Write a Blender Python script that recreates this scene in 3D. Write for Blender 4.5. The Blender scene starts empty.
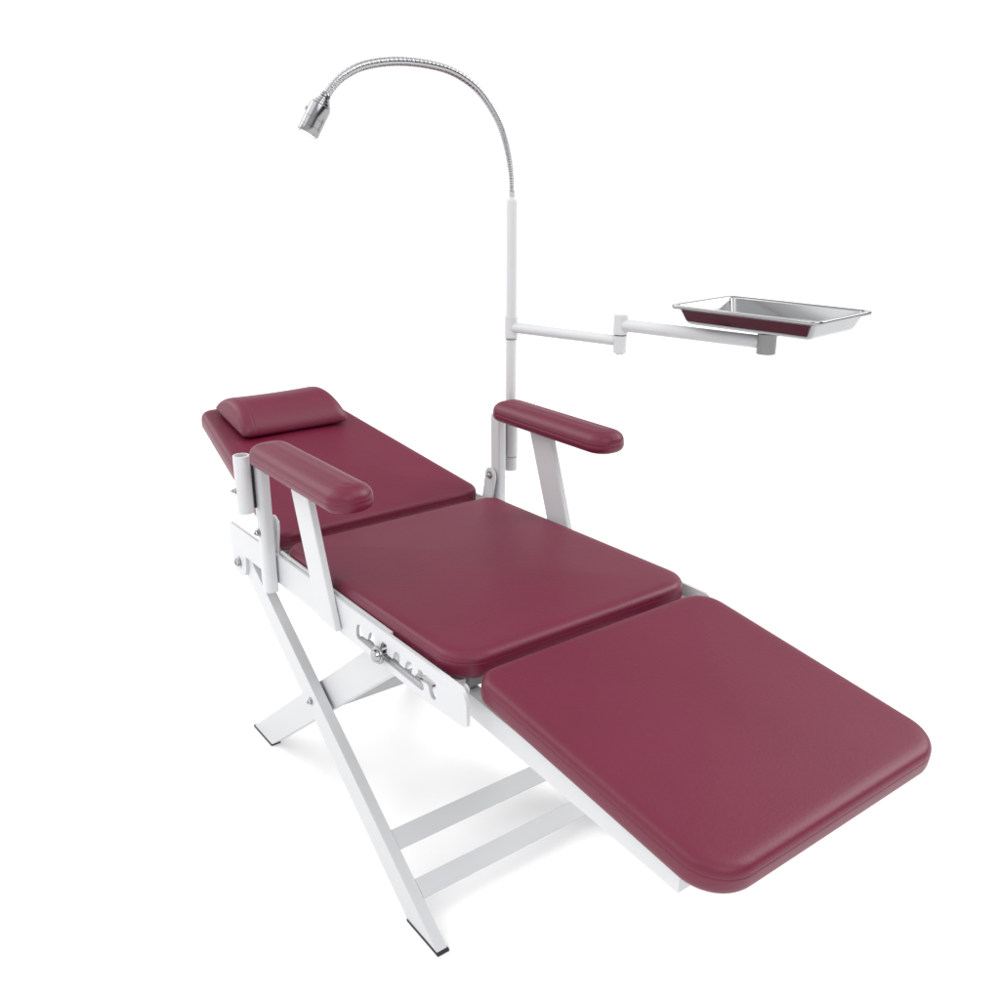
import bpy, bmesh, math
from mathutils import Vector, Matrix
from mathutils.geometry import tessellate_polygon

scene = bpy.context.scene
COL = scene.collection
PI = math.pi

# ------------------------------------------------------------------ materials
def new_mat(name):
    m = bpy.data.materials.new(name)
    m.use_nodes = True
    nt = m.node_tree
    return m, nt, nt.nodes['Principled BSDF']

def mat_simple(name, col, rough=0.4, metal=0.0, spec=0.5, bump=0.0, scale=300.0, var=0.0, coat=0.0):
    m, nt, b = new_mat(name)
    b.inputs['Base Color'].default_value = (*col, 1)
    b.inputs['Roughness'].default_value = rough
    b.inputs['Metallic'].default_value = metal
    b.inputs['Specular IOR Level'].default_value = spec
    b.inputs['Coat Weight'].default_value = coat
    tc = nt.nodes.new('ShaderNodeTexCoord')
    if var:
        n = nt.nodes.new('ShaderNodeTexNoise'); n.inputs['Scale'].default_value = 9; n.inputs['Detail'].default_value = 5
        nt.links.new(tc.outputs['Object'], n.inputs['Vector'])
        r = nt.nodes.new('ShaderNodeMapRange')
        r.inputs[3].default_value = rough - var; r.inputs[4].default_value = rough + var
        nt.links.new(n.outputs['Fac'], r.inputs[0]); nt.links.new(r.outputs[0], b.inputs['Roughness'])
    if bump:
        n = nt.nodes.new('ShaderNodeTexNoise'); n.inputs['Scale'].default_value = scale; n.inputs['Detail'].default_value = 2
        nt.links.new(tc.outputs['Object'], n.inputs['Vector'])
        bp = nt.nodes.new('ShaderNodeBump'); bp.inputs['Strength'].default_value = bump; bp.inputs['Distance'].default_value = 0.001
        nt.links.new(n.outputs['Fac'], bp.inputs['Height']); nt.links.new(bp.outputs['Normal'], b.inputs['Normal'])
    return m

def mat_vinyl():
    m, nt, b = new_mat('maroon_vinyl')
    L = nt.links
    tc = nt.nodes.new('ShaderNodeTexCoord')
    n1 = nt.nodes.new('ShaderNodeTexNoise'); n1.inputs['Scale'].default_value = 5; n1.inputs['Detail'].default_value = 4
    L.new(tc.outputs['Object'], n1.inputs['Vector'])
    cr = nt.nodes.new('ShaderNodeValToRGB')
    cr.color_ramp.elements[0].position = 0.3; cr.color_ramp.elements[0].color = (0.112, 0.0050, 0.0240, 1)
    cr.color_ramp.elements[1].position = 0.7; cr.color_ramp.elements[1].color = (0.124, 0.0062, 0.0280, 1)
    L.new(n1.outputs['Fac'], cr.inputs['Fac']); L.new(cr.outputs['Color'], b.inputs['Base Color'])
    r = nt.nodes.new('ShaderNodeMapRange'); r.inputs[3].default_value = 0.40; r.inputs[4].default_value = 0.46
    L.new(n1.outputs['Fac'], r.inputs[0]); L.new(r.outputs[0], b.inputs['Roughness'])
    b.inputs['Specular IOR Level'].default_value = 0.38
    v = nt.nodes.new('ShaderNodeTexVoronoi'); v.inputs['Scale'].default_value = 270; v.feature = 'SMOOTH_F1'
    L.new(tc.outputs['Object'], v.inputs['Vector'])
    n2 = nt.nodes.new('ShaderNodeTexNoise'); n2.inputs['Scale'].default_value = 26; n2.inputs['Detail'].default_value = 3
    L.new(tc.outputs['Object'], n2.inputs['Vector'])
    b1 = nt.nodes.new('ShaderNodeBump'); b1.inputs['Strength'].default_value = 0.14; b1.inputs['Distance'].default_value = 0.0012
    L.new(v.outputs['Distance'], b1.inputs['Height'])
    b2 = nt.nodes.new('ShaderNodeBump'); b2.inputs['Strength'].default_value = 0.05; b2.inputs['Distance'].default_value = 0.004
    L.new(n2.outputs['Fac'], b2.inputs['Height']); L.new(b1.outputs['Normal'], b2.inputs['Normal'])
    L.new(b2.outputs['Normal'], b.inputs['Normal'])
    return m

VINYL = mat_vinyl()
THREAD = mat_simple('maroon_thread', (0.10, 0.012, 0.03), 0.6)
WHITE = mat_simple('white_enamel', (0.535, 0.541, 0.554), 0.38, bump=0.04, scale=700, var=0.05)
BOARD = mat_simple('grey_base_board', (0.16, 0.165, 0.165), 0.55, bump=0.05, scale=200)
RUBBER = mat_simple('black_rubber', (0.012, 0.012, 0.012), 0.6)
CHROME = mat_simple('chrome', (0.36, 0.36, 0.37), 0.10, 1.0)
STEEL = mat_simple('polished_steel', (0.31, 0.313, 0.318), 0.10, 1.0, var=0.03)
BRUSHED = mat_simple('brushed_steel', (0.27, 0.27, 0.28), 0.17, 1.0, var=0.04)
GREYSTEEL = mat_simple('grey_mount', (0.22, 0.22, 0.22), 0.35, 0.6, var=0.04)
LENS = mat_simple('lamp_lens', (0.85, 0.86, 0.86), 0.12)
FLOORM = mat_simple('studio_white', (0.955, 0.955, 0.955), 0.9, spec=0.0)

# ------------------------------------------------------------------ mesh helpers
class MB:
    def __init__(s): s.v = []; s.f = []; s.mi = []
    def add(s, vs, fs, mi=0):
        o = len(s.v); s.v += [Vector(p) for p in vs]
        s.f += [tuple(i + o for i in f) for f in fs]; s.mi += [mi] * len(fs)
        return s
    def mirror(s):
        m = MB(); m.v = [Vector((p.x, -p.y, p.z)) for p in s.v]; m.f = [tuple(reversed(f)) for f in s.f]; m.mi = list(s.mi)
        return m

WORLD = {}
def empty(name, loc):
    o = bpy.data.objects.new(name, None); o.empty_display_size = 0.05
    o.location = loc; COL.objects.link(o); WORLD[o.name] = Vector(loc)
    return o

def part(name, mb, mats, parent=None, smooth=False, bevel=0.0, auto=None, seg=2):
    if not isinstance(mats, (list, tuple)): mats = [mats]
    lo = Vector([min(p[i] for p in mb.v) for i in range(3)]); hi = Vector([max(p[i] for p in mb.v) for i in range(3)])
    org = (lo + hi) / 2
    me = bpy.data.meshes.new(name)
    me.from_pydata([tuple(p - org) for p in mb.v], [], mb.f)
    for m in mats: me.materials.append(m)
    for i, p in enumerate(me.polygons): p.material_index = mb.mi[i]
    me.update()
    bm = bmesh.new(); bm.from_mesh(me); bmesh.ops.recalc_face_normals(bm, faces=bm.faces); bm.to_mesh(me); bm.free()
    if smooth:
        me.polygons.foreach_set('use_smooth', [True] * len(me.polygons))
        if auto is not None: me.set_sharp_from_angle(angle=math.radians(auto))
    o = bpy.data.objects.new(name, me); COL.objects.link(o)
    if parent is not None:
        o.parent = parent; o.location = org - WORLD[parent.name]
    else: o.location = org
    WORLD[o.name] = org
    if bevel:
        bv = o.modifiers.new('bevel', 'BEVEL'); bv.width = bevel; bv.segments = seg; bv.limit_method = 'ANGLE'; bv.angle_limit = math.radians(35)
        bv.harden_normals = True
        me.polygons.foreach_set('use_smooth', [True] * len(me.polygons))
        me.set_sharp_from_angle(angle=math.radians(35))
    return o

def tag(o, label, cat, group=None):
    o['label'] = label; o['category'] = cat
    if group: o['group'] = group

def prism_xz(poly, y0, y1, holes=(), mb=None):
    """polygon in x,z extruded from y0 to y1, with holes"""
    mb = mb or MB()
    loops = [list(poly)] + [list(h) for h in holes]
    flat = [p for l in loops for p in l]
    tris = tessellate_polygon([[Vector((a, b, 0)) for a, b in l] for l in loops])
    n = len(flat)
    vs = [(a, y0, b) for a, b in flat] + [(a, y1, b) for a, b in flat]
    if holes: fs = [tuple(t) for t in tris] + [tuple(i + n for i in reversed(t)) for t in tris]
    else: fs = [tuple(range(n)), tuple(range(2 * n - 1, n - 1, -1))]
    k = 0
    for l in loops:
        m = len(l)
        for i in range(m):
            a, b = k + i, k + (i + 1) % m
            fs.append((a, b, b + n, a + n))
        k += m
    return mb.add(vs, fs)

def box(x0, x1, y0, y1, z0, z1, mb=None):
    return prism_xz([(x0, z0), (x1, z0), (x1, z1), (x0, z1)], y0, y1, mb=mb)

def lathe(prof, origin, axis, mb=None, n=24, capped=True, mi=0):
    """prof: (radius, distance along axis) list"""
    mb = mb or MB()
    a = Vector(axis).normalized(); t = Vector((0, 0, 1)) if abs(a.z) < 0.9 else Vector((1, 0, 0))
    e1 = a.cross(t).normalized(); e2 = a.cross(e1)
    o = Vector(origin); vs = []; fs = []
    for r, h in prof:
        for i in range(n):
            w = 2 * PI * i / n
            vs.append(o + a * h + (e1 * math.cos(w) + e2 * math.sin(w)) * r)
    for j in range(len(prof) - 1):
        for i in range(n):
            fs.append((j * n + i, j * n + (i + 1) % n, (j + 1) * n + (i + 1) % n, (j + 1) * n + i))
    if capped:
        fs.append(tuple(range(n))); fs.append(tuple((len(prof) - 1) * n + i for i in range(n)))
    return mb.add(vs, fs, mi)

def tube_path(pts, rad, mb=None, n=14, cap=True):
    """rad: number or list"""
    mb = mb or MB()
    P = [Vector(p) for p in pts]; vs = []; fs = []
    up = None
    for i, p in enumerate(P):
        d = (P[min(i + 1, len(P) - 1)] - P[max(i - 1, 0)]).normalized()
        if up is None:
            up = d.cross(Vector((1, 0, 0))) if abs(d.x) < 0.9 else d.cross(Vector((0, 1, 0)))
        up = (up - d * up.dot(d)).normalized(); sd = d.cross(up)
        r = rad[i] if isinstance(rad, (list, tuple)) else rad
        for k in range(n):
            w = 2 * PI * k / n
            vs.append(p + (up * math.cos(w) + sd * math.sin(w)) * r)
    for j in range(len(P) - 1):
        for i in range(n):
            fs.append((j * n + i, j * n + (i + 1) % n, (j + 1) * n + (i + 1) % n, (j + 1) * n + i))
    if cap:
        fs.append(tuple(range(n))); fs.append(tuple((len(P) - 1) * n + i for i in range(n)))
    return mb.add(vs, fs)

def round_poly(corners, radii, n=14, edge=8):
    """ccw corners -> list of (point, inward normal); edges subdivided"""
    m = len(corners); C = [Vector(c) for c in corners]; out = []
    arcs = []
    for i in range(m):
        p, a, b = C[i], C[i - 1], C[(i + 1) % m]
        d1 = (a - p).normalized(); d2 = (b - p).normalized()
        ang = d1.angle(d2); r = radii[i]; t = r / math.tan(ang / 2)
        ctr = p + (d1 + d2).normalized() * (r / math.sin(ang / 2))
        s = p + d1 * t - ctr; e = p + d2 * t - ctr
        a0 = math.atan2(s.y, s.x); a1 = math.atan2(e.y, e.x)
        while a1 < a0: a1 += 2 * PI
        arc = []
        for k in range(n + 1):
            w = a0 + (a1 - a0) * k / n
            nv = Vector((math.cos(w), math.sin(w)))
            arc.append((ctr + nv * r, -nv))
        arcs.append(arc)
    for i in range(m):
        out += arcs[i]
        p, q = arcs[i][-1], arcs[(i + 1) % m][0]
        for k in range(1, edge):
            t = k / edge
            out.append((p[0].lerp(q[0], t), p[1]))
    return out

def pad_mesh(corners, radii, prof, T, crown, place, nt=10):
    """upholstered pad: rings following prof [(inset, z)], then crowned top; place(u, y, n) -> world"""
    ring = round_poly(corners, radii)
    m = len(ring); vs = []; fs = []
    ctr = Vector((0, 0))
    for p, _ in ring: ctr += p
    ctr /= m
    xs = [p.x for p, _ in ring]; ys = [p.y for p, _ in ring]
    hx, hy = (max(xs) - min(xs)) / 2, (max(ys) - min(ys)) / 2
    mx_, my_ = (max(xs) + min(xs)) / 2, (max(ys) + min(ys)) / 2
    ex, ey = max(0, hx - hy), max(0, hy - hx)
    def med(p): return Vector((min(max(p.x, mx_ - ex), mx_ + ex), min(max(p.y, my_ - ey), my_ + ey)))
    rows = []
    # bottom
    def addring(pts): 
        rows.append(len(vs)); vs.extend(pts)
    for t in (0.05, 0.5):
        addring([(*(med(p).lerp(p + nv * prof[0][0], t)), prof[0][1]) for p, nv in ring])
    for ins, z in prof:
        addring([(*(p + nv * ins), z) for p, nv in ring])
    base_i, base_z = prof[-1]
    for k in range(1, nt + 1):
        t = 1 - k / (nt + 0.35)
        addring([(*(med(p).lerp(p + nv * base_i, t)), base_z + crown * (1 - t * t) ** 2) for p, nv in ring])
    for j in range(len(rows) - 1):
        for i in range(m):
            fs.append((rows[j] + i, rows[j] + (i + 1) % m, rows[j + 1] + (i + 1) % m, rows[j + 1] + i))
    fs.append(tuple(reversed(range(rows[0], rows[0] + m)))); fs.append(tuple(range(rows[-1], rows[-1] + m)))
    return MB().add([place(*v) for v in vs], fs)

def cushion_prof(T):
    return [(0.010, -T), (0.004, -T + 0.0015), (0.001, -T + 0.006), (0.0, -T + 0.012), (0.0, -0.0185),
            (0.0001, -0.0165), (0.0004, -0.0158), (0.0010, -0.0150), (0.0005, -0.0142), (0.0004, -0.0135), (0.0010, -0.0105), (0.0026, -0.0072),
            (0.0052, -0.0042), (0.0085, -0.0022), (0.013, -0.0009), (0.019, -0.0002), (0.027, 0.0)]

# ------------------------------------------------------------------ dimensions (metres)
ZS, TS, LS, W, T = 0.5783, 0.0200, 0.6025, 0.500, 0.0415
XL, ZL, TL, LL, WL = 0.6238, 0.5855, -0.1265, 0.4593, 0.474
XB, ZB, TB, LB, WB, WH = -0.0261, 0.5831, 0.1768, 0.6502, 0.4968, 0.324
def S_(u, y, n): return (u * math.cos(TS) - n * math.sin(TS), y, ZS + u * math.sin(TS) + n * math.cos(TS))
def L_(u, y, n): return (XL + u * math.cos(TL) - n * math.sin(TL), y, ZL + u * math.sin(TL) + n * math.cos(TL))
def B_(u, y, n): return (XB - u * math.cos(TB) + n * math.sin(TB), y, ZB + u * math.sin(TB) + n * math.cos(TB))
def Bm(u, y, n): return B_(-u, y, n)

chair = empty('dental_chair', (0.15, 0, 0))
tag(chair, 'folding dental chair with maroon vinyl cushions on a white scissor-leg metal frame', 'dental chair')

# ------------------------------------------------------------------ cushions
def rect(u0, u1, h): return [(u0, -h), (u1, -h), (u1, h), (u0, h)]
seat = part('seat_cushion', pad_mesh(rect(0, LS, W / 2), [0.035, 0.060, 0.060, 0.035], cushion_prof(T), T, 0.003, S_), VINYL, chair, smooth=True)
legc = part('leg_cushion', pad_mesh([(0, -0.2430), (LL, -0.2340), (LL, 0.2350), (0, 0.2400)], [0.036, 0.060, 0.060, 0.050], cushion_prof(T), T, 0.003, L_), VINYL, chair, smooth=True)
back = part('back_cushion', pad_mesh([(-LB, -WH / 2), (0, -WB / 2), (0, WB / 2), (-LB, WH / 2)], [0.035, 0.035, 0.035, 0.035], cushion_prof(T), T, 0.003, Bm), VINYL, chair, smooth=True)

def board(u0, u1, h0, h1, place, n0, n1):
    m = MB(); c = [(u0, -h0), (u1, -h1), (u1, h1), (u0, h0)]
    vs = [place(u, y, n0) for u, y in c] + [place(u, y, n1) for u, y in c]
    return m.add(vs, [(0, 1, 2, 3), (4, 5, 6, 7), (0, 1, 5, 4), (1, 2, 6, 5), (2, 3, 7, 6), (3, 0, 4, 7)])
part('base_board', board(0.03, LS - 0.018, W / 2 - 0.03, W / 2 - 0.03, S_, -T - 0.018, -T + 0.001), BOARD, seat, bevel=0.002)
part('base_board', board(0.02, LL - 0.045, WL / 2 - 0.035, WL / 2 - 0.035, L_, -T - 0.004, -T + 0.001), BOARD, legc, bevel=0.001)
part('base_board', board(-LB + 0.03, -0.012, WH / 2 - 0.02, WB / 2 - 0.014, Bm, -T - 0.016, -T + 0.001), BOARD, back, bevel=0.002)

# ------------------------------------------------------------------ bolts
def bolt_mesh(loc, axis, r=0.0065, h=0.006):
    a = Vector(axis).normalized()
    m = MB()
    lathe([(r * 1.45, 0), (r * 1.45, 0.0012), (r * 1.1, 0.0014)], loc, a, m, 20)
    lathe([(r, 0.0014), (r, h * 0.75), (r * 0.86, h)], loc, a, m, 6)
    lathe([(r * 0.55, h), (r * 0.55, h + 0.002), (r * 0.35, h + 0.0032)], loc, a, m, 14)
    return m
def bolt(parent, loc, axis, r=0.0065, h=0.006, name='bolt'):
    return part(name, bolt_mesh(loc, axis, r, h), CHROME, parent, smooth=True, auto=35)

# ------------------------------------------------------------------ one side of the frame (sg = -1 is modelled, +1 mirrored)
def mir(m, sg): return m if sg < 0 else m.mirror()
def mp(p, sg): return (p[0], p[1] if sg < 0 else -p[1], p[2])

def arc_pts(cx, cz, r, a0, a1, n):
    return [(cx + r * math.cos(math.radians(a0 + (a1 - a0) * k / n)), cz + r * math.sin(math.radians(a0 + (a1 - a0) * k / n))) for k in range(n + 1)]

RAIL_OUT = -0.263
def rail_poly():
    pts = [(-0.245, 0.487)]
    # ear round the leg pivot
    pts += [(-0.245, 0.470)] + arc_pts(-0.208, 0.478, 0.037, 190, 340, 14) + [(-0.168, 0.496)]
    pts += [(-0.05, 0.498), (0.25, 0.4975), (0.541, 0.4975), (0.6325, 0.5035)]
    pts += [(0.6385, 0.508)] + arc_pts(0.6135, 0.5395, 0.025, 0, 90, 8)
    pts += [(0.418, 0.5635), (0.0, 0.558), (-0.098, 0.5545), (-0.240, 0.553), (-0.249, 0.545)]
    return pts

def slot_poly():
    # comb shaped adjusting slot, anticlockwise from lower left
    b = [(0.3175, 0.5125), (0.45, 0.5108), (0.518, 0.5098), (0.5245, 0.5145), (0.5235, 0.5225), (0.515, 0.5255)]
    # hook at the front end
    b += [(0.530, 0.5285), (0.538, 0.5275), (0.5405, 0.5180), (0.5450, 0.5110), (0.5530, 0.5095), (0.5585, 0.5150), (0.5555, 0.5260),
          (0.5600, 0.5350), (0.5570, 0.5410), (0.531, 0.5425), (0.5255, 0.5395), (0.5205, 0.5440), (0.5115, 0.5440), (0.5080, 0.5350), (0.4990, 0.5260)]
    def notch(x):  # leaning notch, from the right to the left
        return [(x + 0.0085, 0.5265), (x + 0.0125, 0.5385), (x + 0.0090, 0.5440), (x - 0.0010, 0.5440), (x - 0.0070, 0.5370), (x - 0.0120, 0.5255)]
    for x in (0.481, 0.444, 0.404, 0.364): b += notch(x)
    b += [(0.3350, 0.5240), (0.3310, 0.5310), (0.3305, 0.5385), (0.3260, 0.5420), (0.3180, 0.5400), (0.3130, 0.5290), (0.3125, 0.5170)]
    return b

LEG_A = -0.2565   # outer face of the front leg
LEG_T = 0.0212
LEG_B = -0.2289   # outer face of the rear leg
def leg_front_poly(z0=0.0):
    # front line x = .5392 - z/.70 ; rear line x = .4399 - z/.713
    f = lambda z: 0.5392 - z / 0.702
    r = lambda z: 0.4399 - z / 0.712
    zt = 0.462
    top = arc_pts((f(zt) + r(zt)) / 2 - 0.008, zt + 0.010, 0.0275, 20, 200, 12)
    return [(r(z0), z0), (f(z0), z0)], [(f(z0), z0), (f(zt), zt)] + top + [(r(zt), zt), (r(z0), z0)]
def leg_rear_poly(z0=0.0):
    f = lambda z: -0.2157 + z / 0.779
    r = lambda z: -0.3150 + z / 0.781
    zt = 0.507
    top = arc_pts((f(zt) + r(zt)) / 2 + 0.008, zt + 0.007, 0.0285, -20, 160, 12)
    return [(r(z0), z0), (f(z0), z0)], [(r(z0), z0), (f(z0), z0), (f(zt), zt)] + top + [(r(zt), zt)]

def pad_armrest(sg):
    prof = [(0.014, -0.0405), (0.007, -0.0395), (0.0025, -0.0360), (0.0003, -0.0310), (0.0, -0.0255), (0.0003, -0.0242), (0.0009, -0.0235), (0.0003, -0.0228),
            (0.0006, -0.0205)] + [(0.0008 + 0.0275 * (1 - math.cos(k / 12 * PI / 2)), -0.0195 + 0.0195 * math.sin(k / 12 * PI / 2)) for k in range(1, 13)]
    y0, y1 = (-0.3135, -0.2310) if sg < 0 else (0.2310, 0.3135)
    c = [(0.005, y0), (0.365, y0), (0.365, y1), (0.005, y1)]
    return pad_mesh(c, [0.034, 0.038, 0.038, 0.034], prof, 0.041, 0.0010, lambda u, y, n: (u, y, 0.7925 + n), nt=8)

for sg in (-1, 1):
    # ---- side rail
    r = part('side_rail', mir(prism_xz(rail_poly(), RAIL_OUT, RAIL_OUT + 0.0065, [slot_poly()]), sg), WHITE, chair, bevel=0.0009)
    part('top_flange', mir(box(0.0, 0.4184, RAIL_OUT + 0.0068, -0.2512, 0.5590, 0.5645), sg), WHITE, r, bevel=0.0008)
    # pivot bolt of front leg, adjusting knob
    bolt(r, mp((-0.208, RAIL_OUT - 0.0003, 0.472), sg), (0, sg, 0), 0.0085, 0.008, 'pivot_bolt')
    kb = lathe([(0.0050, 0.0), (0.0050, 0.006), (0.0150, 0.0062), (0.0155, 0.0085), (0.0150, 0.0105), (0.0110, 0.0112), (0.0105, 0.0150), (0.0090, 0.0175), (0.0045, 0.0186), (0.0008, 0.0188)],
               (0.401, RAIL_OUT - 0.0002, 0.5215), (0, -1, 0), n=32)
    lathe([(0.0135, -0.0082), (0.0135, -0.0068), (0.005, -0.0067), (0.005, 0.0)], (0.401, RAIL_OUT, 0.5215), (0, -1, 0), kb, n=24)
    part('adjusting_knob', mir(kb, sg), CHROME, r, smooth=True, auto=40)
    part('guide_strip', mir(box(0.312, 0.526, RAIL_OUT + 0.0067, RAIL_OUT + 0.0155, 0.5030, 0.5125), sg), WHITE, r, bevel=0.0008)

    # ---- legs
    foot, poly = leg_front_poly(0.0035)
    lg = part('front_leg', mir(prism_xz(poly, LEG_A, LEG_A + LEG_T), sg), WHITE, chair, bevel=0.0012)
    def foot_mesh(x0, x1, y0, y1):
        return box(x0 - 0.0012, x1 + 0.0012, y0 - 0.0012, y1 + 0.0012, 0.0, 0.0058)
    part('rubber_foot', mir(foot_mesh(foot[0][0], foot[1][0], LEG_A, LEG_A + LEG_T), sg), RUBBER, lg, bevel=0.001)
    bolt(lg, mp((0.0917, LEG_A - 0.0003, 0.2786), sg), (0, sg, 0), 0.0055, 0.006, 'pivot_bolt')
    part('spacer', mir(lathe([(0.012, 0), (0.012, LEG_B - LEG_A - LEG_T - 0.0004)], (0.0917, LEG_A + LEG_T + 0.0002, 0.2786), (0, 1, 0)), sg), RUBBER, lg, smooth=True, auto=35)
    foot, poly = leg_rear_poly(0.0035)
    lg2 = part('rear_leg', mir(prism_xz(poly, LEG_B, LEG_B + LEG_T), sg), WHITE, chair, bevel=0.0012)
    part('rubber_foot', mir(foot_mesh(foot[0][0], foot[1][0], LEG_B, LEG_B + LEG_T), sg), RUBBER, lg2, bevel=0.001)

    # ---- armrest
    ap = part('armrest', pad_armrest(sg), VINYL, chair, smooth=True)
    # post: rounded section, y -.289 .. -.267
    ring = round_poly([(-0.0285, -0.2895), (0.0035, -0.2895), (0.0035, -0.2655), (-0.0285, -0.2655)], [0.0105, 0.0105, 0.004, 0.004], n=8, edge=2)
    m = MB(); n = len(ring)
    vs = [(p.x, p.y, 0.4835) for p, _ in ring] + [(p.x, p.y, 0.7515) for p, _ in ring]
    m.add(vs, [(i, (i + 1) % n, (i + 1) % n + n, i + n) for i in range(n)] + [tuple(range(n)), tuple(range(n, 2 * n))])
    part('armrest_post', mir(m, sg), WHITE, ap, smooth=True, auto=35)
    # slanted strut: folded channel
    xl = lambda z: 0.115 + 0.345 * (0.735 - z)
    wd = 0.069
    m = prism_xz([(xl(0.752), 0.752), (xl(0.508), 0.508), (xl(0.508) + wd, 0.505), (xl(0.752) + wd, 0.752)], -0.2765, -0.2634)
    st = part('armrest_strut', mir(m, sg), WHITE, ap, bevel=0.003, seg=3)
    # socket tube for the lamp pole
    ro, ri = 0.0152, 0.0120
    sy = -0.3110
    m = lathe([(ri, 0.1115), (ri, 0.0), (ro - 0.001, 0.0), (ro, 0.001), (ro, 0.111), (ro - 0.0008, 0.1118), (ri + 0.0006, 0.1118), (ri, 0.1112)], (-0.0125, sy, 0.652), (0, 0, 1), n=32, capped=False)
    part('lamp_socket', mir(m, sg), WHITE, ap, smooth=True, auto=40)
    part('socket_gap_shade', mir(box(-0.0200, -0.0125, sy + 0.0125, -0.2892, 0.657, 0.746), sg), RUBBER, ap)  # black strip added to stand in for the shade between socket and post
    bolt(ap, mp((-0.0190, sy + 0.0148 * sg * -1 * 0 - 0.0140, 0.6955), sg), (-0.45, sg, 0), 0.0045, 0.006, 'set_screw')

    # ---- hinge plate between backrest and armrest post
    hp = [(-0.052, 0.520), (-0.018, 0.520), (0.0035, 0.612)] + arc_pts(-0.0145, 0.616, 0.0180, -5, 175, 12)
    h = part('hinge_plate', mir(prism_xz(hp, -0.2585, -0.2535), sg), WHITE, chair, bevel=0.0012)
    bolt(h, mp((-0.0145, -0.2533, 0.617), sg), (0, -sg, 0), 0.0060, 0.005)
    bolt(h, mp((-0.0145, -0.2897, 0.606), sg), (0, sg, 0), 0.0060, 0.007)
    m = MB()
    c = [(0.0, -T - 0.032), (0.60, -T - 0.030), (0.60, -T - 0.014), (0.0, -T - 0.010)]
    y0, y1 = -0.232, -0.212
    k = (WB - WH) / 2 / LB
    vs = [B_(u, y0 + k * max(u, 0), nn) for u, nn in c] + [B_(u, y1 + k * max(u, 0), nn) for u, nn in c]
    m.add(vs, [(0, 1, 2, 3), (4, 5, 6, 7), (0, 1, 5, 4), (1, 2, 6, 5), (2, 3, 7, 6), (3, 0, 4, 7)])
    part('backrest_bar', mir(m, sg), WHITE, chair, bevel=0.0015)

    # ---- leg rest bar
    a, b = Vector((0.560, 0.4842)), Vector((1.0090, 0.4590))
    d = (b - a).normalized(); nn = Vector((-d.y, d.x)); hh = 0.0385
    m = prism_xz([tuple(a), tuple(b), tuple(b + nn * 0.031), tuple(b - d * 0.06 + nn * 0.0365), tuple(a + nn * hh)], -0.2200, -0.1960)
    lr = part('legrest_bar', mir(m, sg), WHITE, chair, bevel=0.0012)
    part('hinge_pin', mir(lathe([(0.0060, 0.0), (0.0060, 0.0200), (0.0085, 0.0202), (0.0085, 0.0235), (0.0060, 0.0260), (0.001, 0.0270)], (0.594, -0.2563, 0.5385), (0, 1, 0), n=20), sg), WHITE, lr, smooth=True, auto=40)

# ------------------------------------------------------------------ cross members
F = Vector((0.5392, 0, 0)); ld = Vector((-0.8198, 0, 0.5727)); ln = Vector((-0.5727, 0, -0.8198))
def cross(s0, s1, base, d, nrm, thick, yh, name='cross_brace'):
    p = [base + d * s0, base + d * s1]; q = [v + nrm * thick for v in p]
    m = MB(); vs = []
    for y in (-yh, yh):
        for v in (p[0], p[1], q[1], q[0]): vs.append((v.x, y, v.z))
    m.add(vs, [(0, 1, 2, 3), (7, 6, 5, 4), (0, 1, 5, 4), (1, 2, 6, 5), (2, 3, 7, 6), (3, 0, 4, 7)])
    return part(name, m, WHITE, chair, bevel=0.0012)
yh = 0.2352
F2 = F + ln * 0.0006
cross(0.0978, 0.1345, F2, ld, ln, 0.004, yh)
cross(0.1912, 0.2298, F2, ld, ln, 0.004, yh)
part('cross_brace', box(-0.018, 0.0, -0.2076, 0.2076, 0.181, 0.2035), WHITE, chair, bevel=0.0012)
# hidden links under the cushions
part('seat_crossbar', box(0.10, 0.13, -0.256, 0.256, 0.5000, 0.5240), WHITE, chair, bevel=0.0015)
part('seat_crossbar', box(0.555, 0.575, -0.2555, 0.2555, 0.5230, 0.5430), WHITE, chair, bevel=0.0015)
part('legrest_crossbar', box(0.78, 0.805, -0.1958, 0.1958, 0.4780, 0.5000), WHITE, chair, bevel=0.0015)
for u in (0.0, 0.45):
    c = [B_(u, 0, -T - 0.030), B_(u + 0.025, 0, -T - 0.030), B_(u + 0.025, 0, -T - 0.0165), B_(u, 0, -T - 0.0165)]
    y = 0.2118 - (WB - WH) / 2 / LB * u
    part('backrest_crossbar', prism_xz([(v[0], v[2]) for v in c], -y + 0.004, y - 0.004), WHITE, chair)

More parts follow.
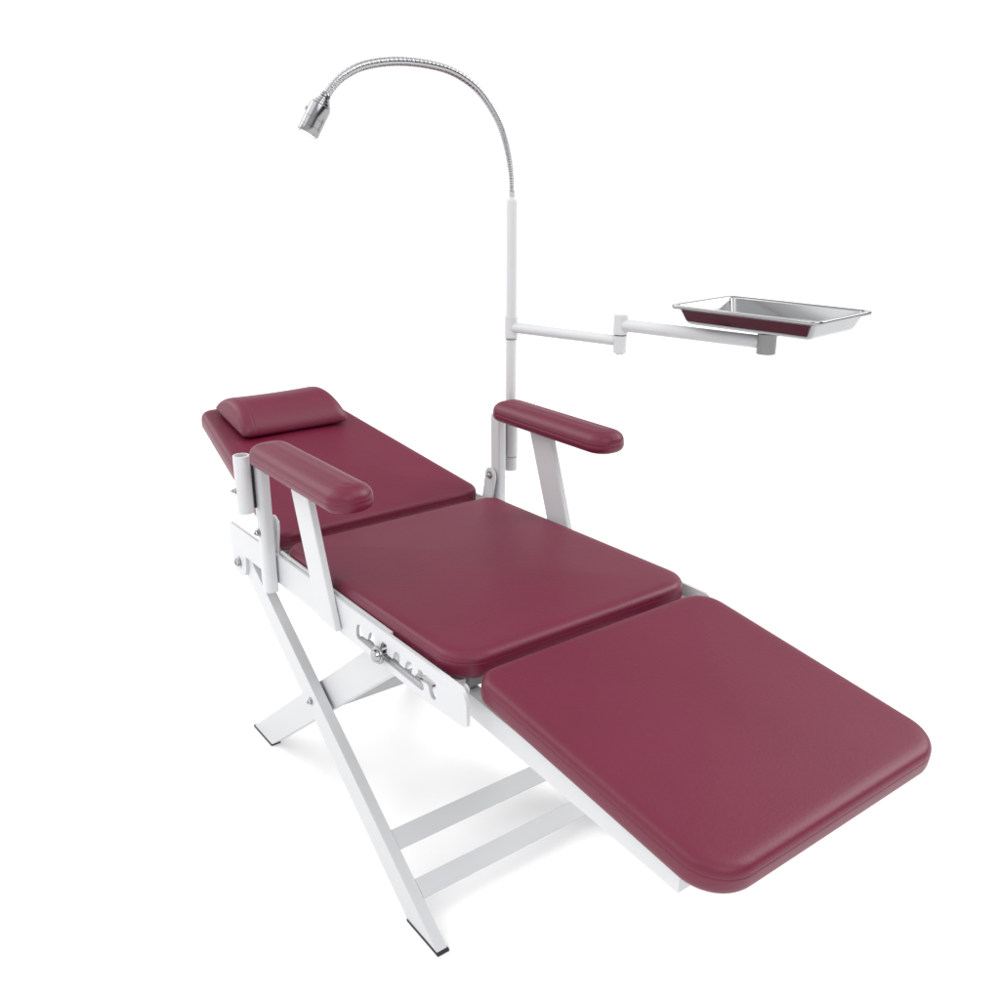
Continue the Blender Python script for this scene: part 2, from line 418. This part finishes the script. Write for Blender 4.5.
# ------------------------------------------------------------------ head pillow
def pillow():
    prof = [(0.430, 0.010), (0.429, 0.017), (0.432, 0.026), (0.440, 0.036), (0.452, 0.046), (0.468, 0.0555), (0.488, 0.0625), (0.510, 0.0665), (0.532, 0.0670), (0.555, 0.0635),
            (0.576, 0.0570), (0.596, 0.0470), (0.612, 0.0340), (0.620, 0.0220), (0.621, 0.0130), (0.615, 0.0060), (0.600, 0.0035), (0.52, 0.0032), (0.450, 0.0034), (0.436, 0.0055)]
    cu, ch = 0.525, 0.028
    H = 0.1385
    ys = []
    r = 0.024
    for k in range(0, 7):
        w = k / 6 * PI / 2
        ys.append((-H + r - r * math.cos(w), 0.62 * (r - r * math.sin(w))))
    ys += [(-H + r + 0.0030, -0.0002), (-H + r + 0.0042, 0.0016), (-H + r + 0.0054, -0.0002), (-H + r + 0.012, 0.0)]
    mid = [(-H + 0.03 + (2 * H - 0.06) * k / 12, 0.0) for k in range(13)]
    full = ys + mid + [(-y, i) for y, i in reversed(ys[:7])]
    vs = []; n = len(prof)
    for y, ins in full:
        sag = 1.0 - 0.06 * math.cos(y / H * PI / 2)
        for i, (u, h) in enumerate(prof):
            a = Vector(prof[i - 1]); b = Vector(prof[(i + 1) % n]); t = (b - a).normalized(); nv = Vector((t.y, -t.x))
            q = Vector((u, h))
            if nv.dot(Vector((cu, ch)) - q) < 0: nv = -nv
            q = q + nv * ins
            q.y *= 0.92 * sag
            vs.append(B_(q.x, y * (1.02 - 0.03 * (q.x - 0.43) / 0.19 - 1.6 * max(0, q.y) - 0.012 * (q.y / 0.06) ** 4), q.y))
    fs = []
    for j in range(len(full) - 1):
        for i in range(n): fs.append((j * n + i, j * n + (i + 1) % n, (j + 1) * n + (i + 1) % n, (j + 1) * n + i))
    fs.append(tuple(range(n))); fs.append(tuple((len(full) - 1) * n + i for i in range(n)))
    return MB().add(vs, fs)
pw = part('head_pillow', pillow(), VINYL, None, smooth=True)
sub = pw.modifiers.new('sub', 'SUBSURF'); sub.levels = 1; sub.render_levels = 2
tag(pw, 'maroon wedge headrest pillow lying on the raised head end of the back cushion', 'pillow')

# ------------------------------------------------------------------ examination lamp
PX, PY = -0.0128, 0.3104
lamp = empty('examination_lamp', (PX, PY, 0.640))
tag(lamp, 'chrome gooseneck examination lamp on a tall white pole beside the far armrest', 'lamp')
m = lathe([(0.0100, 0.0), (0.0118, 0.001), (0.0118, 0.5600), (0.0112, 0.5625), (0.0085, 0.5680), (0.0078, 0.5690)], (PX, PY, 0.635), (0, 0, 1), n=32)
part('pole', m, WHITE, lamp, smooth=True, auto=40)
m = lathe([(0.0125, 0), (0.0150, 0.0005), (0.0150, 0.030), (0.0125, 0.0305)], (PX, PY, 0.6195), (0, 0, 1), n=32)
part('pole_foot', m, WHITE, lamp, smooth=True, auto=40)
neck = [(-0.0128, 0.3104, 1.1980), (-0.0126, 0.3100, 1.2150), (-0.0117, 0.3078, 1.2465), (-0.0061, 0.295, 1.2901), (0.0053, 0.269, 1.3356), (0.0222, 0.2301, 1.3715), (0.0399, 0.1896, 1.3968),
        (0.0595, 0.1447, 1.4129), (0.0808, 0.0959, 1.4228), (0.1035, 0.0438, 1.4261), (0.125, -0.0055, 1.4258), (0.1444, -0.0499, 1.4228),
        (0.1639, -0.0947, 1.4165), (0.1816, -0.1353, 1.4071), (0.1958, -0.1678, 1.3945), (0.2058, -0.1907, 1.3816), (0.2158, -0.2137, 1.3621), (0.2229, -0.2298, 1.3453)]
def catmull(P, step):
    P = [Vector(p) for p in P]; P = [P[0] * 2 - P[1]] + P + [P[-1] * 2 - P[-2]]
    out = []
    for i in range(1, len(P) - 2):
        n = max(2, round((P[i + 1] - P[i]).length / step))
        for k in range(n):
            t = k / n
            out.append(0.5 * ((2 * P[i]) + (P[i + 1] - P[i - 1]) * t + (2 * P[i - 1] - 5 * P[i] + 4 * P[i + 1] - P[i + 2]) * t * t + (3 * P[i] - P[i - 1] - 3 * P[i + 1] + P[i + 2]) * t ** 3))
    out.append(P[-2])
    return out
fine = catmull(neck[:-1], 0.0011)
rad = [0.0060 + 0.0010 * math.sin(2 * PI * i / 4.4 + 0.4) if 14 < i else 0.0060 for i in range(len(fine))]
part('flexible_neck', tube_path(fine, rad, n=16), CHROME, lamp, smooth=True)
st = Vector((0.2158, -0.2137, 1.3621)); ax = Vector((-0.1388, -0.4751, -0.8689)).normalized()
k = 0.066
pr = [(0.0060, -0.002), (0.0078, 0.001), (0.0082, 0.003), (0.0080, 0.0045), (0.0108, 0.0050), (0.0114, 0.0075), (0.0110, 0.0085), (0.0136, 0.0090), (0.0144, 0.0118), (0.0140, 0.0128),
      (0.0168, 0.0134), (0.0178, 0.0165), (0.0174, 0.0175), (0.0196, 0.0186), (0.0203, 0.0205), (0.0203, 0.0400), (0.0197, 0.0403), (0.0197, 0.0414), (0.0203, 0.0417), (0.0203, 0.0530), (0.0199, 0.0533), (0.0199, 0.0541), (0.0203, 0.0544),
      (0.0203, 0.0635), (0.0196, 0.0650), (0.0175, 0.0652), (0.0170, 0.0630)]
pr = [(r_ * (0.81 if h_ > 0.004 else 1), h_ * 0.96) for r_, h_ in pr]
head = part('lamp_head', lathe(pr, st, ax, n=48), BRUSHED, lamp, smooth=True, auto=28)
part('lens', lathe([(0.0139, 0.0600), (0.0139, 0.0613), (0.0100, 0.0627), (0.0050, 0.0633), (0.0005, 0.0634)], st, ax, n=32), LENS, head, smooth=True, auto=50)
side = ax.cross(Vector((0.75, -0.56, 0.33))).normalized()
if side.dot(Vector((0.597, 0.802, 0))) > 0: side = -side
part('switch_button', lathe([(0.0034, 0.0), (0.0034, 0.0030), (0.0026, 0.0040)], st + ax * 0.030 + side * 0.0161, side, n=16), CHROME, head, smooth=True, auto=35)

# ------------------------------------------------------------------ swing arm
ZA = 0.9369
J = Vector((0.250, 0.380)); M = Vector((0.5485, 0.4480))
arm = empty('swing_arm', (PX, PY, 0.9155))
tag(arm, 'white two-section swing arm clamped to the lamp pole, reaching out below the steel tray', 'swing arm')
def ringtube(c, z0, z1, ro, ri, mat, name, parent, n=32):
    m = lathe([(ri, 0), (ro - 0.0006, 0), (ro, 0.0006), (ro, z1 - z0 - 0.0006), (ro - 0.0006, z1 - z0), (ri, z1 - z0)], (c[0], c[1], z0), (0, 0, 1), n=n, capped=ri < 0.001)
    if ri >= 0.001:
        k = len(m.v) // 6
        m.f += [(i, (i + 1) % k, 5 * k + (i + 1) % k, 5 * k + i) for i in range(k)]; m.mi += [0] * k
    return part(name, m, mat, parent, smooth=True, auto=40)
ringtube((PX, PY), 0.9160, 0.9625, 0.0142, 0.0119, WHITE, 'pole_sleeve', arm)
ringtube((PX, PY), 0.9125, 0.9158, 0.0128, 0.0119, GREYSTEEL, 'washer', arm)
def bar(a, b, z, r0, r1, cut0, cut1):
    A = Vector((*a, z)); B = Vector((*b, z)); d = (B - A).normalized()
    P = [A + d * cut0 + (B - d * cut1 - A - d * cut0) * (k / 10) for k in range(11)]
    return tube_path(P, [r0 + (r1 - r0) * k / 10 for k in range(11)], n=24)
part('arm_section', bar((PX, PY), J, ZA + 0.0015, 0.0117, 0.0106, 0.0095, 0.0095), WHITE, arm, smooth=True, auto=60)
ringtube(J, 0.9155, 0.9495, 0.0134, 0.0, WHITE, 'joint_barrel', arm)
ringtube(J, 0.9497, 0.9515, 0.0122, 0.0, RUBBER, 'joint_washer', arm)
ringtube(J, 0.9517, 0.9905, 0.0146, 0.0, WHITE, 'joint_barrel', arm)
ringtube(J, 0.9125, 0.9153, 0.0090, 0.0, CHROME, 'joint_bolt', arm)
part('arm_section', bar(J, M, 0.9700, 0.0125, 0.0118, 0.0100, 0.0120), WHITE, arm, smooth=True, auto=60)
ringtube(M, 0.9505, 0.9865, 0.0170, 0.0, GREYSTEEL, 'tray_mount', arm)
part('tray_support', lathe([(0.0150, 0), (0.0165, 0.003), (0.0165, 0.0045), (0.010, 0.0048)], (M.x, M.y, 0.9867), (0, 0, 1), n=32), GREYSTEEL, arm, smooth=True, auto=40)

# ------------------------------------------------------------------ instrument tray
def tray_mesh(cx, cy, ang, lu, lv, zr):
    ca, sa = math.cos(ang), math.sin(ang)
    base = round_poly([(-lu / 2, -lv / 2), (lu / 2, -lv / 2), (lu / 2, lv / 2), (-lu / 2, lv / 2)], [0.021] * 4, n=10, edge=10)
    # (inset, z): flange lip -> flange -> wall -> floor, then back on the outside
    D = 0.0335
    prof = [(0.0006, -0.0058), (0.0, -0.0052), (0.0, -0.0012), (0.0008, 0.0), (0.0115, -0.0002), (0.0130, -0.0010), (0.0140, -0.0030), (0.0230, -D + 0.008), (0.0250, -D + 0.003), (0.0300, -D)]
    ob = [(i - 0.0002, z - 0.0013) for i, z in reversed(prof[4:])]
    ob = [(i - (0.0010 if 2 <= k < 6 else 0), z) for k, (i, z) in enumerate(ob)]
    prof_all = [(i, z) for i, z in prof]
    m = MB(); n = len(base); vs = []; fs = []
    def put(ins, z, t=1.0):
        for p, nv in base:
            q = p + nv * min(ins, 0.0115)
            if ins > 0.0115:   # walls and floor keep rounded corners
                q = Vector((q.x * (lu / 2 - ins) / (lu / 2 - 0.0115), q.y * (lv / 2 - ins) / (lv / 2 - 0.0115)))
            q = q * t
            vs.append((cx + q.x * ca - q.y * sa, cy + q.x * sa + q.y * ca, zr + z))
    rows = prof_all + [(0.0365, -D)]
    for i, z in prof_all: put(i, z)
    put(0.0300, -D, 0.5)
    R1 = len(prof_all) + 1
    for j in range(R1 - 1):
        for i in range(n): fs.append((j * n + i, j * n + (i + 1) % n, (j + 1) * n + (i + 1) % n, (j + 1) * n + i))
    fs.append(tuple((R1 - 1) * n + i for i in range(n)))
    # outer shell
    o0 = len(vs)
    put(0.0300, -D - 0.0012, 0.5)
    for i, z in ob: put(i, z)
    put(0.0025, -0.0014); put(0.0018, -0.0058)
    R2 = 1 + len(ob) + 2
    fs.append(tuple(o0 + i for i in range(n)))
    for j in range(R2 - 1):
        for i in range(n): fs.append((o0 + j * n + i, o0 + j * n + (i + 1) % n, o0 + (j + 1) * n + (i + 1) % n, o0 + (j + 1) * n + i))
    e = o0 + (R2 - 1) * n
    for i in range(n): fs.append((e + i, e + (i + 1) % n, (i + 1) % n, i))
    return m.add(vs, fs)
tray = part('instrument_tray', tray_mesh(0.5293, 0.4715, math.radians(6.9), 0.297, 0.200, 1.0270), STEEL, None, smooth=True, auto=50)
tag(tray, 'shallow rectangular polished steel instrument tray resting on the end of the swing arm', 'tray')

# ------------------------------------------------------------------ floor
m = MB(); n = 96; Rf = 400.0
vs = [(0, 0, 0)] + [(Rf * math.cos(2 * PI * i / n), Rf * math.sin(2 * PI * i / n), 0) for i in range(n)]
m.add(vs, [(0, i + 1, (i + 1) % n + 1) for i in range(n)])
fl = part('floor', m, FLOORM); fl['kind'] = 'structure'

# ------------------------------------------------------------------ light: white world and added fill suns
w = bpy.data.worlds.new('World'); scene.world = w; w.use_nodes = True
nt = w.node_tree; nt.nodes.clear()
out = nt.nodes.new('ShaderNodeOutputWorld'); bg = nt.nodes.new('ShaderNodeBackground')
tc = nt.nodes.new('ShaderNodeTexCoord')
dp = nt.nodes.new('ShaderNodeVectorMath'); dp.operation = 'DOT_PRODUCT'
dv = Vector((0.78, 0.62, 0.0)).normalized(); dp.inputs[1].default_value = dv  # unseen side of the world, darkened to grey the frame faces turned there
nt.links.new(tc.outputs['Generated'], dp.inputs[0])
cr = nt.nodes.new('ShaderNodeValToRGB')
mr = nt.nodes.new('ShaderNodeMapRange'); mr.inputs[1].default_value = -1; mr.inputs[2].default_value = 1
nt.links.new(dp.outputs['Value'], mr.inputs[0]); nt.links.new(mr.outputs[0], cr.inputs['Fac'])
el = cr.color_ramp.elements
el[0].position = 0.0; el[0].color = (1.08, 1.08, 1.08, 1)
el[1].position = 1.0; el[1].color = (0.05, 0.05, 0.052, 1)
e = el.new(0.60); e.color = (1.08, 1.08, 1.08, 1)
e = el.new(0.82); e.color = (0.10, 0.10, 0.102, 1)
sx = nt.nodes.new('ShaderNodeSeparateXYZ'); nt.links.new(tc.outputs['Generated'], sx.inputs[0])
zr = nt.nodes.new('ShaderNodeMapRange'); zr.interpolation_type = 'SMOOTHSTEP'
zr.inputs[1].default_value = 0.62; zr.inputs[2].default_value = 0.90; zr.inputs[3].default_value = 0.0; zr.inputs[4].default_value = 1.0
nt.links.new(sx.outputs['Z'], zr.inputs[0])
bd = nt.nodes.new('ShaderNodeValToRGB')          # dimmer band added below the brighter zenith to deepen cushion reflections
nt.links.new(sx.outputs['Z'], bd.inputs['Fac'])
be = bd.color_ramp.elements
be[0].position = 0.24; be[0].color = (1, 1, 1, 1); be[1].position = 0.46; be[1].color = (0.85, 0.85, 0.85, 1)
ml = nt.nodes.new('ShaderNodeMix'); ml.data_type = 'RGBA'; ml.blend_type = 'MULTIPLY'; ml.inputs[0].default_value = 1.0
nt.links.new(cr.outputs['Color'], ml.inputs[6]); nt.links.new(bd.outputs['Color'], ml.inputs[7])
mx = nt.nodes.new('ShaderNodeMix'); mx.data_type = 'RGBA'
mx.inputs[7].default_value = (1.15, 1.15, 1.16, 1)
nt.links.new(zr.outputs[0], mx.inputs[0]); dq = nt.nodes.new('ShaderNodeVectorMath'); dq.operation = 'DOT_PRODUCT'     # dark spot added to the unseen world to deepen the leg cushion's reflection
dq.inputs[1].default_value = Vector((-0.66, 0.46, 0.59)).normalized(); nt.links.new(tc.outputs['Generated'], dq.inputs[0])
fr = nt.nodes.new('ShaderNodeMapRange'); fr.interpolation_type = 'SMOOTHSTEP'
fr.inputs[1].default_value = 0.915; fr.inputs[2].default_value = 0.995; fr.inputs[3].default_value = 1.0; fr.inputs[4].default_value = 0.25
nt.links.new(dq.outputs['Value'], fr.inputs[0])
m3 = nt.nodes.new('ShaderNodeMix'); m3.data_type = 'RGBA'; m3.blend_type = 'MULTIPLY'; m3.inputs[0].default_value = 1.0
nt.links.new(ml.outputs[2], m3.inputs[6]); nt.links.new(fr.outputs[0], m3.inputs[7])
nt.links.new(m3.outputs[2], mx.inputs[6])
nt.links.new(mx.outputs[2], bg.inputs['Color']); bg.inputs['Strength'].default_value = 1.0
nt.links.new(bg.outputs[0], out.inputs['Surface'])

def soft(name, frm, strength, ang):      # unseen broad fill sun, added to whiten the floor under the chair
    l = bpy.data.lights.new(name, 'SUN'); l.energy = strength; l.angle = math.radians(ang)
    o = bpy.data.objects.new(name, l); COL.objects.link(o); o.location = frm
    o.rotation_euler = (-Vector(frm)).to_track_quat('-Z', 'Y').to_euler()
soft('fill_sun', (-0.3, -2.7, 2.7), 0.50, 40)
soft('fill_sun', (0.9, 3.0, 2.3), 2.15, 40)
soft('fill_sun', (-2.8, -1.6, 2.3), 0.95, 40)
soft('fill_sun', (3.0, -0.4, 2.5), 1.05, 40)

# ------------------------------------------------------------------ camera
yaw, pit, roll = 2.5017716, -0.33966302, 0.00075
d = Vector((math.cos(pit) * math.cos(yaw), math.cos(pit) * math.sin(yaw), math.sin(pit)))
r = d.cross(Vector((0, 0, 1))).normalized(); u = r.cross(d)
r2 = r * math.cos(roll) + u * math.sin(roll); u2 = -r * math.sin(roll) + u * math.cos(roll)
cam = bpy.data.cameras.new('camera'); co = bpy.data.objects.new('camera', cam); COL.objects.link(co)
co.matrix_world = Matrix(((r2.x, u2.x, -d.x, 1.59106917), (r2.y, u2.y, -d.y, -0.91302759), (r2.z, u2.z, -d.z, 1.25863955), (0, 0, 0, 1)))
cam.sensor_width = 36; cam.lens = 36 * 937.756 / 1000; cam.clip_start = 0.05; cam.clip_end = 2000
scene.camera = co

vs_ = scene.view_settings
vs_.view_transform = 'Standard'; vs_.look = 'None'; vs_.exposure = 0; vs_.gamma = 1; vs_.use_curve_mapping = False
scene.render.engine = 'CYCLES'
scene.cycles.use_denoising = True
scene.cycles.max_bounces = 10
